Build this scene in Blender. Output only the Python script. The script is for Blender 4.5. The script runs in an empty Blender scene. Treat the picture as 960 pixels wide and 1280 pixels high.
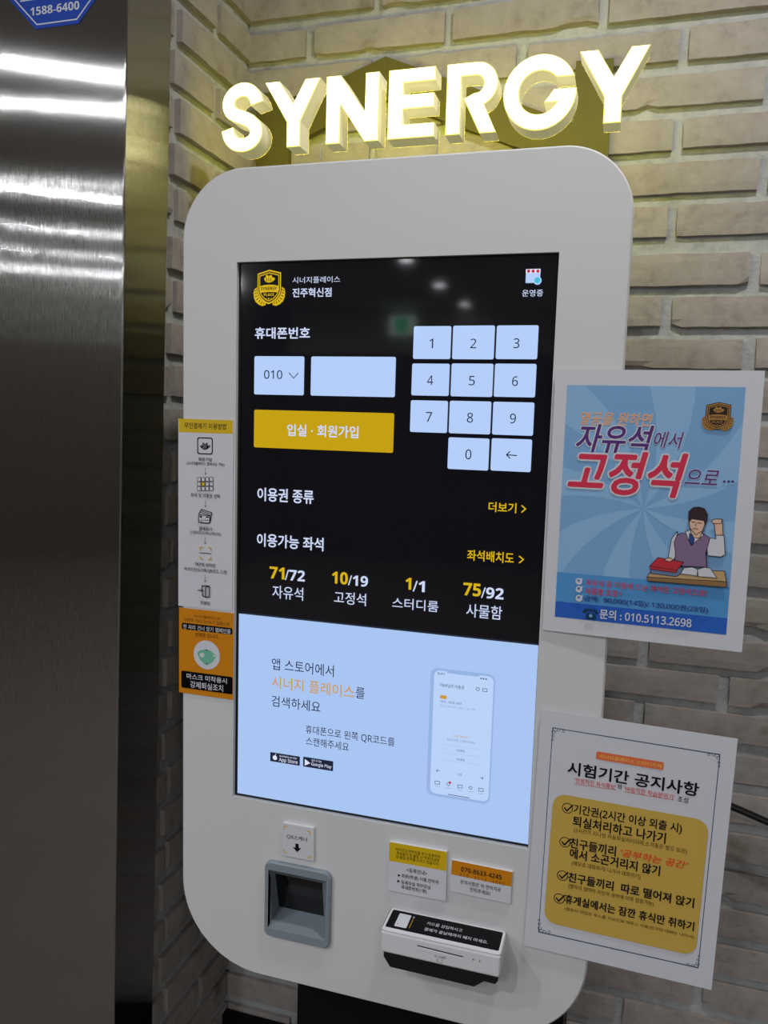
import bpy, bmesh, math, random
from mathutils import Matrix, Vector, noise
from mathutils.geometry import tessellate_polygon

SC = bpy.context.scene
COL = SC.collection
random.seed(7)
ZC = 1.28                      # height of the middle of the touch screen above the floor

# ------------------------------------------------------------------ camera
F = 1000.0                     # focal length in pixels of the 960 x 1280 frame
cam_d = bpy.data.cameras.new('camera')
cam = bpy.data.objects.new('camera', cam_d); COL.objects.link(cam)
cam_d.sensor_fit = 'VERTICAL'; cam_d.sensor_height = 36.0; cam_d.lens = F * 36.0 / 1280.0
cam_d.clip_start = 0.01
RX = Vector((0.956684017, 0.289698491, 0.028817961))
RY = Vector((0.060317174, -0.100396991, -0.993117457))
RZ = Vector((-0.284811392, 0.951837816, -0.113521991))
mw = Matrix.Identity(4)
for i in range(3):
    mw[i][0] = RX[i]; mw[i][1] = -RY[i]; mw[i][2] = -RZ[i]
mw[0][3], mw[1][3], mw[2][3] = 0.28510209, -0.94078346, 0.16104266 + ZC
cam.matrix_world = mw
SC.camera = cam

# ------------------------------------------------------------------ world, lamps, exposure
SC.view_settings.view_transform = 'Standard'
SC.view_settings.look = 'None'
SC.view_settings.exposure = 0.0
SC.view_settings.gamma = 1.0
SC.view_settings.use_curve_mapping = False
SC.cycles.use_denoising = True
W = bpy.data.worlds.new('world'); SC.world = W; W.use_nodes = True
W.node_tree.nodes['Background'].inputs[0].default_value = (0.9, 0.95, 1.0, 1)
W.node_tree.nodes['Background'].inputs[1].default_value = 0.12
CEIL = 1.30                    # ceiling height above the screen middle
LAMP = 11.8
def downlight(x, y, k=1.0, size=0.08, col=(0.93, 0.955, 1.0)):
    d = bpy.data.lights.new('downlight', 'AREA'); d.shape = 'DISK'; d.size = size
    d.energy = LAMP * k; d.color = col
    o = bpy.data.objects.new('downlight', d); COL.objects.link(o)
    o.location = (x, y, CEIL - 0.012 + ZC)
downlight(-1.28, -1.5, 0.8); downlight(-0.55, -2.03, 1.1)
downlight(-2.6, -2.6, 1.0); downlight(-0.30, -3.1, 0.8)
downlight(2.3, -6.2, 5.0); downlight(-3.0, -5.3, 2.5)  # unseen lamps added to brighten the far wall mirrored in the screen
downlight(-2.2, -3.9, 1.0); downlight(-3.0, -4.4, 1.0)
for y in (-4.64, -5.69, -6.78): downlight(-1.28, y, 0.06, 0.10)
downlight(0.45, -0.30, 0.68, col=(1.0, 0.985, 0.95)); downlight(0.9, -1.9, 0.35)

# ------------------------------------------------------------------ helpers
def lin(c):
    c = c / 255.0
    return c / 12.92 if c <= 0.04045 else ((c + 0.055) / 1.055) ** 2.4
def rgb(r, g, b): return (lin(r), lin(g), lin(b), 1.0)
MATS = {}
def mat(name, col, rough=0.6, metal=0.0, spec=0.5, emit=None, es=1.0, coat=0.0):
    m = bpy.data.materials.new(name); m.use_nodes = True
    b = m.node_tree.nodes['Principled BSDF']
    b.inputs['Base Color'].default_value = col
    b.inputs['Roughness'].default_value = rough
    b.inputs['Metallic'].default_value = metal
    b.inputs['Specular IOR Level'].default_value = spec
    b.inputs['Coat Weight'].default_value = coat
    if emit:
        b.inputs['Emission Color'].default_value = emit
        b.inputs['Emission Strength'].default_value = es
    MATS[name] = m
    return m
def nodes(m): return m.node_tree.nodes, m.node_tree.links, m.node_tree.nodes['Principled BSDF']
def link_mesh(name, verts, faces, mats, mi=None, parent=None, smooth=False):
    me = bpy.data.meshes.new(name)
    me.from_pydata([tuple(v) for v in verts], [], faces)
    for m in mats: me.materials.append(MATS[m] if isinstance(m, str) else m)
    if mi: me.polygons.foreach_set('material_index', mi)
    if smooth: me.polygons.foreach_set('use_smooth', [True] * len(me.polygons))
    me.validate(); me.update()
    o = bpy.data.objects.new(name, me); COL.objects.link(o)
    if parent: o.parent = parent
    return o
def empty(name, loc, label, cat, group=None, rot=None):
    o = bpy.data.objects.new(name, None); COL.objects.link(o)
    o.location = loc; o.empty_display_size = 0.05
    if rot: o.rotation_euler = rot
    return tag(o, label, cat, group)
def tag(o, label=None, cat=None, group=None, kind=None):
    if label: o['label'] = label
    if cat: o['category'] = cat
    if group: o['group'] = group
    if kind: o['kind'] = kind
    return o

class MB:
    """collects shapes that end up as ONE mesh object"""
    def __init__(s): s.v = []; s.f = []; s.mi = []; s.mats = []
    def m(s, name):
        if name not in s.mats: s.mats.append(name)
        return s.mats.index(name)
    def add(s, vs, fs, m):
        n = len(s.v); k = s.m(m)
        s.v += [tuple(v) for v in vs]
        for f in fs: s.f.append([i + n for i in f]); s.mi.append(k)
    def bm(s, bm, m):
        bm.verts.index_update()
        s.add([v.co.copy() for v in bm.verts], [[v.index for v in f.verts] for f in bm.faces], m); bm.free()
    def box(s, x0, x1, y0, y1, z0, z1, m, bev=0.0, seg=2):
        b = bmesh.new(); bmesh.ops.create_cube(b, size=1.0)
        for v in b.verts:
            v.co = Vector((x0 + (v.co.x + .5) * (x1 - x0), y0 + (v.co.y + .5) * (y1 - y0), z0 + (v.co.z + .5) * (z1 - z0)))
        if bev: bmesh.ops.bevel(b, geom=b.edges[:], offset=bev, segments=seg, profile=0.5, affect='EDGES')
        s.bm(b, m)
    def plate(s, outer, holes, y0, y1, m, inner=None, chamfer=0.0, front=True, back=True, side_m=None):
        """flat prism: outline in x,z; front face at y0, back at y1; inner = outline of the chamfered front face"""
        lp = [outer] + list(holes); n0 = len(s.v)
        fr = [inner if inner else outer] + list(holes)
        def tess(loops): return tessellate_polygon([[Vector((p[0], p[1], 0)) for p in l] for l in loops])
        side_m = side_m or m
        if front:
            vs = [(p[0], y0, p[1]) for l in fr for p in l]
            s.add(vs, [list(t) for t in tess(fr)], m)
        if back:
            vs = [(p[0], y1, p[1]) for l in lp for p in l]
            s.add(vs, [list(t) for t in tess(lp)], side_m)
        for k, l in enumerate(lp):
            n = len(l); ya = y0
            if k == 0 and inner:
                ya = y0 + chamfer
                s.add([(p[0], y0, p[1]) for p in inner] + [(p[0], ya, p[1]) for p in l],
                      [[i, (i + 1) % n, n + (i + 1) % n, n + i] for i in range(n)], side_m)
            s.add([(p[0], ya, p[1]) for p in l] + [(p[0], y1, p[1]) for p in l],
                  [[i, (i + 1) % n, n + (i + 1) % n, n + i] for i in range(n)], side_m)
    def build(s, name, parent=None, smooth=False, fix=True):
        o = link_mesh(name, s.v, s.f, s.mats, s.mi, parent, smooth)
        if fix:
            b = bmesh.new(); b.from_mesh(o.data)
            bmesh.ops.remove_doubles(b, verts=b.verts, dist=1e-6)
            bmesh.ops.recalc_face_normals(b, faces=b.faces)
            b.to_mesh(o.data); b.free()
        return o
def rrect(x0, z0, x1, z1, r, n=8, rr=None):
    """rounded rectangle, corner radii bottom-left, bottom-right, top-right, top-left"""
    rr = rr or (r, r, r, r); pts = []
    for (cx, cz, a0, q) in ((x0, z0, 180, rr[0]), (x1, z0, 270, rr[1]), (x1, z1, 0, rr[2]), (x0, z1, 90, rr[3])):
        if q <= 0: pts.append((cx, cz)); continue
        ox = cx + (q if cx == x0 else -q); oz = cz + (q if cz == z0 else -q)
        for k in range(n + 1):
            a = math.radians(a0 + 90.0 * k / n)
            pts.append((ox + q * math.cos(a), oz + q * math.sin(a)))
    return pts
def tube(path, r, n=10):
    vs = []; fs = []
    for i, p in enumerate(path):
        p = Vector(p); t = (Vector(path[min(i + 1, len(path) - 1)]) - Vector(path[max(i - 1, 0)])).normalized()
        a = t.cross(Vector((0, 0.3, 1))).normalized(); b = t.cross(a)
        for k in range(n):
            w = 2 * math.pi * k / n
            vs.append(p + a * r * math.cos(w) + b * r * math.sin(w))
    for i in range(len(path) - 1):
        for k in range(n):
            fs.append([i * n + k, i * n + (k + 1) % n, (i + 1) * n + (k + 1) % n, (i + 1) * n + k])
    fs.append(list(range(n))[::-1]); fs.append([(len(path) - 1) * n + k for k in range(n)])
    return vs, fs

# ------------------------------------------------------------------ print: flat graphics and lettering on a sheet (millimetres)
def sans(body, bold):          # plain sans-serif letters and digits instead of the humanist default ones
    r = ''; cu_, lo, di = (0x1D5D4, 0x1D5EE, 0x1D7EC) if bold else (0x1D5A0, 0x1D5BA, 0x1D7E2)
    for ch in body:
        if 'A' <= ch <= 'Z': ch = chr(cu_ + ord(ch) - 65)
        elif 'a' <= ch <= 'z': ch = chr(lo + ord(ch) - 97)
        elif '0' <= ch <= '9': ch = chr(di + ord(ch) - 48)
        r += ch
    return r
TM = {}
def text_mesh(body, bold=False, shear=0.0):
    if (body, bold, shear) in TM: return TM[body, bold, shear]
    cu = bpy.data.curves.new('t', 'FONT'); cu.body = sans(body, bold); cu.size = 1.0; cu.resolution_u = 3
    cu.shear = shear; cu.fill_mode = 'FRONT'
    o = bpy.data.objects.new('t', cu); COL.objects.link(o)
    dg = bpy.context.evaluated_depsgraph_get()
    me = bpy.data.meshes.new_from_object(o.evaluated_get(dg))
    vs = [(v.co.x, v.co.y) for v in me.vertices]; fs = [list(p.vertices) for p in me.polygons]
    bpy.data.objects.remove(o); bpy.data.curves.remove(cu); bpy.data.meshes.remove(me)
    TM[body, bold, shear] = (vs, fs)
    return vs, fs
STEP = 0.00002
class Print(MB):
    def __init__(s, y0=0.0): super().__init__(); s.layer = 0; s.y0 = y0
    def flat(s, pts, fs, m):
        s.layer += 1; y = s.y0 - STEP * s.layer - 0.00006
        s.add([(p[0] / 1000.0, y, p[1] / 1000.0) for p in pts], fs, m)
    def poly(s, pts, m):
        t = tessellate_polygon([[Vector((p[0], p[1], 0)) for p in pts]])
        out = []
        for a, b, c in t:                      # all faces towards the viewer
            A, B, C = pts[a], pts[b], pts[c]
            out.append([a, b, c] if (B[0]-A[0])*(C[1]-A[1]) - (B[1]-A[1])*(C[0]-A[0]) > 0 else [a, c, b])
        s.flat(pts, out, m)
    def text(s, body, x0, z0, x1, z1, m, w=0.0, k=None):
        k = k or {}; sh = k.get('s', 0.0)
        bold = all(ord(ch) < 256 for ch in body) and w >= 0.8
        vs, fs = text_mesh(body, bold, sh)
        xs = [v[0] for v in vs]; ys = [v[1] for v in vs]
        bx0, bx1, by0, by1 = min(xs), max(xs), min(ys), max(ys)
        sx = (x1 - x0) / (bx1 - bx0); sy = (z1 - z0) / (by1 - by0)
        if len(body) == 1 and sx > 1.2 * sy:                # a narrow single figure keeps its own shape
            xm = (x0 + x1) / 2; sx = sy; x0 = xm - sx * (bx1 - bx0) / 2
        sy = max(0.86 * sx, min(1.15 * sx, sy)); zc = (z0 + z1) / 2; yc = (by0 + by1) / 2
        e = w * 0.0095 * sx * (0.35 if bold else 1.0)
        runs = [(e, m)]
        if 'o' in k: runs = [(e + k['o'] * 0.018 * sx, 'p_white'), (e, m)]
        for ee, mm in runs:                                 # heavier strokes: the outline repeated around itself
            sh_ = [(0, 0)] if ee < 1e-6 else [(0, 0)] + [(ee * math.cos(a * math.pi / 4), ee * math.sin(a * math.pi / 4)) for a in (range(8) if ee > 0.12 else (1, 3, 5, 7))]
            for q, (dx, dz) in enumerate(sh_):
                s.layer += 0.4 if q else 1.0; y = s.y0 - STEP * s.layer - 0.00006
                s.add([((x0 + dx + (v[0] - bx0) * sx) / 1000.0, y, (zc + dz + (v[1] - yc) * sy) / 1000.0) for v in vs], fs, mm)
    def line(s, pts, wd, m, closed=0):
        pts = list(pts) + ([pts[0]] if closed else [])
        vs = []; fs = []; h = wd / 2
        for a, b in zip(pts, pts[1:]):
            dx, dz = b[0] - a[0], b[1] - a[1]; L = math.hypot(dx, dz) or 1; nx, nz = -dz / L * h, dx / L * h
            n = len(vs); vs += [(a[0] - nx, a[1] - nz), (b[0] - nx, b[1] - nz), (b[0] + nx, b[1] + nz), (a[0] + nx, a[1] + nz)]
            fs.append([n, n + 1, n + 2, n + 3])
        s.flat(vs, fs, m)
        vs = []; fs = []
        for p in pts:
            n = len(vs); vs += [(p[0] + h * math.cos(q * math.pi / 4), p[1] + h * math.sin(q * math.pi / 4)) for q in range(8)]
            fs.append(list(range(n, n + 8)))
        s.flat(vs, fs, m)
    def disc(s, x, z, r, m, ring=0, sx=1.0):
        N = 28; c = [(x + r * sx * math.cos(2 * math.pi * i / N), z + r * math.sin(2 * math.pi * i / N)) for i in range(N)]
        if ring:
            q = r - ring; d = [(x + q * sx * math.cos(2 * math.pi * i / N), z + q * math.sin(2 * math.pi * i / N)) for i in range(N)]
            s.flat(c + d, [[i, (i + 1) % N, N + (i + 1) % N, N + i] for i in range(N)], m)
        else: s.flat(c, [list(range(N))], m)
    def emblem(s, kind, x0, z0, x1, z1):
        if kind == 'mascotmark':
            M = lambda u, v: (x0 + u * (x1 - x0), z0 + v * (z1 - z0))
            s.poly([M(*p) for p in ((0, .45), (.2, .68), (.3, .62), (.7, .64), (.88, .64), (1, .45), (.8, .25), (.65, .05), (.4, .02), (.2, .18))], 'p_ink')
            for q in (.36, .48, .6): s.line([M(q, .5), M(q - .05, .2)], .45, 'p_white')
            s.line([M(.1, .45), M(.24, .56)], .45, 'p_white'); s.line([M(.8, .52), M(.9, .45)], .45, 'p_white')
            s.poly([M(.27, .68), M(.3, 1), M(.46, .8), M(.56, .8), M(.7, 1), M(.74, .68)], 'p_ink'); return
        g, d, wt = ('ui_gold', 'ui_dark', 'ui_dark') if kind == 'emblem' else ('b_gold', 'b_black', 'b_black')
        M = lambda x, y: (x0 + (x - 125) / 725.0 * (x1 - x0), z0 + (940 - y) / 820.0 * (z1 - z0))
        sh = [(220, 205), (487, 122), (755, 190), (755, 600), (725, 700), (650, 800), (565, 865), (480, 903), (398, 865), (318, 800), (250, 700), (220, 600)]
        if kind != 'emblem': s.poly([M(487 + (x - 487) * 1.06, 500 + (y - 500) * 1.06) for x, y in sh], d)
        for q in (1, -1):
            f = lambda x: x if q == 1 else 975 - x
            lp = [(200, 510), (140, 560), (122, 640), (135, 750), (170, 840), (240, 905), (330, 942), (405, 920), (410, 870), (310, 800), (235, 700), (205, 600)]
            s.poly([M(f(x), y) for x, y in lp], g)
            for (a, b) in (((150, 600), (190, 570)), ((155, 660), (195, 640)), ((165, 725), (210, 710)), ((195, 795), (235, 765)), ((250, 850), (275, 810)), ((310, 890), (320, 845)), ((370, 895), (365, 870))):
                s.line([M(f(a[0]), a[1]), M(f(b[0]), b[1])], (x1 - x0) * .022, d)
        for sc, mm in ((1.0, g), (.91, d), (.84, g), (.78, d)):
            s.poly([M(487 + (x - 487) * sc, 500 + (y - 500) * sc) for x, y in sh], mm)
        s.poly([M(*p) for p in ((272, 490), (380, 467), (487, 460), (600, 467), (700, 490), (700, 640), (600, 630), (487, 625), (380, 632), (272, 645))], g)
        a, b = M(300, 590), M(662, 500); s.text('SYNERGY', a[0], a[1], b[0], b[1], d, 1.2)
        a, b = M(370, 718), M(600, 655); s.text('PLACE', a[0], a[1], b[0], b[1], g, .8)
        for x in (425, 480, 537): c = M(x, 775); s.disc(c[0], c[1], (x1 - x0) * (.024 if x == 480 else .014), g)
        s.poly([M(*p) for p in ((370, 300), (400, 310), (410, 250), (450, 238), (480, 275), (505, 240), (545, 245), (560, 300), (600, 300), (625, 340), (560, 395), (480, 415), (410, 395), (375, 345))], g)
        for x in (430, 475, 520): s.line([M(x, 320), M(x + 8, 380)], (x1 - x0) * .02, d)
    def items(s, lst):
        for it in lst:
            k = it[0]
            if k == 'T': s.text(*it[1:])
            elif k == 'R': s.poly(rrect(it[1], it[2], it[3], it[4], it[6], 5), it[5])
            elif k == 'P': s.poly(it[1], it[2])
            elif k == 'L': s.line(*it[1:])
            elif k == 'C': s.disc(*it[1:])
            elif k == 'E': s.emblem(*it[1:])
# ------------------------------------------------------------------ materials
def ui(name, r, g, b, k=1.0): mat(name, (0.004, 0.004, 0.005, 1), 0.05, 0, 0.5, rgb(r, g, b), k)
ui('ui_dark', 9, 9, 13); ui('ui_bezel', 0, 0, 0); ui('ui_text', 205, 216, 246); ui('ui_key', 180, 206, 249); ui('ui_ink', 22, 30, 58)
ui('ui_yellow', 196, 160, 12); ui('ui_gold', 214, 178, 22); ui('ui_white', 226, 232, 250); ui('ui_red', 190, 40, 70); ui('ui_cyan', 70, 190, 215)
ui('ui_page', 168, 196, 241); ui('ui_orange', 205, 150, 50); ui('ui_phone', 150, 178, 225); ui('ui_phonescreen', 186, 210, 248); ui('ui_grey', 120, 135, 170)
for n, c in dict(p_white=(222, 224, 232), p_white2=(245, 245, 248), p_ink=(22, 22, 30), p_black=(9, 10, 12), p_yellow=(228, 190, 14), p_orange=(222, 140, 10),
                 p_brown=(110, 48, 12), p_mint=(120, 196, 168), p_teal=(40, 110, 95), p_gold=(190, 150, 40), p_grey=(120, 120, 125), p_line=(44, 70, 104),
                 p_coral=(240, 120, 74), p_cream=(250, 210, 110), p_red=(226, 70, 70), p_red2=(238, 92, 44), p_amber=(216, 180, 84), p_olive=(110, 84, 20),
                 b_sky=(132, 180, 228), b_ray=(150, 196, 238), b_band=(86, 158, 220), b_deep=(44, 104, 206), b_orange=(244, 168, 110), b_purple=(92, 48, 130),
                 b_red=(226, 52, 86), b_navy=(40, 44, 124), b_teal=(10, 62, 92), b_line=(40, 34, 40), b_skin=(240, 196, 170), b_vest=(142, 116, 150), b_blue=(44, 76, 150),
                 b_hair=(58, 38, 44), b_wood=(206, 172, 124), b_wood2=(150, 116, 76), b_blue2=(110, 130, 170), b_book=(206, 50, 66), b_gold=(182, 132, 66), b_black=(40, 26, 22)).items():
    mat(n, rgb(*c), 0.42, 0, 0.4)
for n in ('p_black', 'p_ink'): MATS[n].node_tree.nodes['Principled BSDF'].inputs['Specular IOR Level'].default_value = 0.12
mat('foam_edge', rgb(226, 226, 230), 0.7)
mat('blue_vinyl', rgb(16, 74, 196), 0.5, 0, 0.3); mat('white_vinyl', rgb(232, 236, 244), 0.35)
mat('panel_white', rgb(222, 223, 224), 0.42, 0, 0.4)
mat('black_paint', rgb(7, 8, 9), 0.5, 0, 0.25); mat('black_plastic', rgb(20, 21, 22), 0.4)
mat('scanner_grey', rgb(138, 148, 158), 0.45); mat('scanner_glass', rgb(10, 11, 12), 0.12)
mat('reader_white', rgb(232, 232, 236), 0.35); mat('rubber_black', rgb(16, 16, 17), 0.5)
mat('sign_face', (1, .95, .8, 1), 0.5, emit=(1.0, 0.93, 0.42, 1), es=4.2)
mat('sign_edge', (1, .9, .4, 1), 0.5, emit=(1.0, 0.88, 0.10, 1), es=1.1)
mat('sign_back', (1, .9, .5, 1), 0.5, emit=(1.0, 0.93, 0.03, 1), es=7.5)
mat('sign_side', rgb(236, 232, 214), 0.5, emit=(1.0, 0.93, 0.42, 1), es=0.22)
mat('wood_dark', rgb(104, 98, 34), 0.7)
mat('cable_black', rgb(12, 12, 13), 0.35)
mat('steel_pin', (0.6, 0.6, 0.6, 1), 0.3, 1.0)

# brushed stainless steel: fine scratches running up and down tilt the surface sideways
m = mat('brushed_steel', rgb(176, 175, 172), 0.11, 1.0)
N, L, B = nodes(m)
B.inputs['Anisotropic'].default_value = 1.0
ge = N.new('ShaderNodeNewGeometry'); tc = N.new('ShaderNodeTexCoord')
cx_ = N.new('ShaderNodeVectorMath'); cx_.operation = 'CROSS_PRODUCT'; cx_.inputs[0].default_value = (0, 0, 1)
L.new(ge.outputs['True Normal'], cx_.inputs[1]); L.new(cx_.outputs[0], B.inputs['Tangent'])
mp = N.new('ShaderNodeMapping'); mp.inputs['Scale'].default_value = (30000, 30000, 150); L.new(tc.outputs['Object'], mp.inputs[0])
fl = N.new('ShaderNodeVectorMath'); fl.operation = 'FLOOR'; L.new(mp.outputs[0], fl.inputs[0])
wn_ = N.new('ShaderNodeTexWhiteNoise'); L.new(fl.outputs[0], wn_.inputs[0])
sp = N.new('ShaderNodeSeparateColor'); L.new(wn_.outputs['Color'], sp.inputs[0])
ad = N.new('ShaderNodeMath'); ad.operation = 'ADD'; L.new(sp.outputs[0], ad.inputs[0]); L.new(sp.outputs[1], ad.inputs[1])
sb = N.new('ShaderNodeMath'); sb.operation = 'SUBTRACT'; L.new(ad.outputs[0], sb.inputs[0]); sb.inputs[1].default_value = 1.0
ml = N.new('ShaderNodeMath'); ml.operation = 'MULTIPLY'; L.new(sb.outputs[0], ml.inputs[0]); ml.inputs[1].default_value = 0.6
sc2 = N.new('ShaderNodeVectorMath'); sc2.operation = 'SCALE'; L.new(cx_.outputs[0], sc2.inputs[0]); L.new(ml.outputs[0], sc2.inputs['Scale'])
av = N.new('ShaderNodeVectorMath'); L.new(ge.outputs['Normal'], av.inputs[0]); L.new(sc2.outputs[0], av.inputs[1])
nn_ = N.new('ShaderNodeVectorMath'); nn_.operation = 'NORMALIZE'; L.new(av.outputs[0], nn_.inputs[0]); L.new(nn_.outputs[0], B.inputs['Normal'])

# pale weathered brick and grey mortar
def noisy(m, cols, scale, bump, bscale, island=0.0):
    N, L, B = nodes(m)
    tc = N.new('ShaderNodeTexCoord')
    n1 = N.new('ShaderNodeTexNoise'); n1.inputs['Scale'].default_value = scale; n1.inputs['Detail'].default_value = 8; n1.inputs['Roughness'].default_value = 0.65
    L.new(tc.outputs['Object'], n1.inputs[0])
    rp = N.new('ShaderNodeValToRGB'); e = rp.color_ramp.elements
    e[0].position = 0.30; e[0].color = cols[0]; e[1].position = 0.68; e[1].color = cols[2]
    k = e.new(0.46); k.color = cols[1]
    L.new(n1.outputs[0], rp.inputs[0]); src = rp.outputs[0]
    if island:
        gi = N.new('ShaderNodeNewGeometry'); hs = N.new('ShaderNodeHueSaturation')
        a = N.new('ShaderNodeMapRange'); a.inputs[3].default_value = 1 - island; a.inputs[4].default_value = 1 + island
        L.new(gi.outputs['Random Per Island'], a.inputs[0]); L.new(a.outputs[0], hs.inputs['Value']); L.new(src, hs.inputs['Color']); src = hs.outputs[0]
        # darker smudges of their own shape
        n3 = N.new('ShaderNodeTexNoise'); n3.inputs['Scale'].default_value = 9; n3.inputs['Detail'].default_value = 6; L.new(tc.outputs['Object'], n3.inputs[0])
        r3 = N.new('ShaderNodeMapRange'); r3.inputs[1].default_value = 0.66; r3.inputs[2].default_value = 0.78; L.new(n3.outputs[0], r3.inputs[0])
        mx = N.new('ShaderNodeMixRGB'); mx.inputs[2].default_value = rgb(118, 104, 88); L.new(r3.outputs[0], mx.inputs[0]); L.new(src, mx.inputs[1]); src = mx.outputs[0]
    L.new(src, B.inputs['Base Color'])
    n2 = N.new('ShaderNodeTexNoise'); n2.inputs['Scale'].default_value = bscale; n2.inputs['Detail'].default_value = 6; L.new(tc.outputs['Object'], n2.inputs[0])
    bp = N.new('ShaderNodeBump'); bp.inputs['Strength'].default_value = bump; bp.inputs['Distance'].default_value = 0.003
    L.new(n2.outputs[0], bp.inputs['Height']); L.new(bp.outputs[0], B.inputs['Normal'])
noisy(mat('brick', rgb(200, 190, 180), 0.9, 0, 0.2), (rgb(160, 151, 146), rgb(177, 169, 164), rgb(188, 181, 177)), 30, 0.35, 90, 0.05)
noisy(mat('mortar', rgb(180, 184, 180), 0.95, 0, 0.2), (rgb(166, 169, 171), rgb(186, 189, 191), rgb(198, 200, 201)), 40, 0.6, 120)
noisy(mat('floor_tile', rgb(120, 108, 100), 0.45), (rgb(90, 78, 70), rgb(100, 88, 80), rgb(110, 98, 88)), 3, 0.1, 60)
noisy(mat('ceiling_paint', rgb(150, 150, 148), 0.9), (rgb(226, 226, 224), rgb(230, 230, 228), rgb(234, 234, 232)), 3, 0.1, 60)
noisy(mat('wall_paint', rgb(110, 108, 104), 0.8), (rgb(186, 186, 180), rgb(192, 192, 186), rgb(198, 198, 192)), 3, 0.1, 60)
noisy(mat('wall_dark', rgb(84, 80, 76), 0.7), (rgb(74, 72, 68), rgb(84, 80, 76), rgb(94, 90, 84)), 3, 0.1, 60)
noisy(mat('wall_wood', rgb(60, 46, 38), 0.6), (rgb(50, 38, 32), rgb(62, 48, 40), rgb(74, 56, 46)), 4, 0.1, 60)
mat('exit_green', (0, .2, .1, 1), 0.5, emit=(0.05, 0.75, 0.35, 1), es=2.0)
mat('exit_white', (.8, .8, .8, 1), 0.5, emit=(0.8, 1.0, 0.9, 1), es=2.0)
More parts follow.
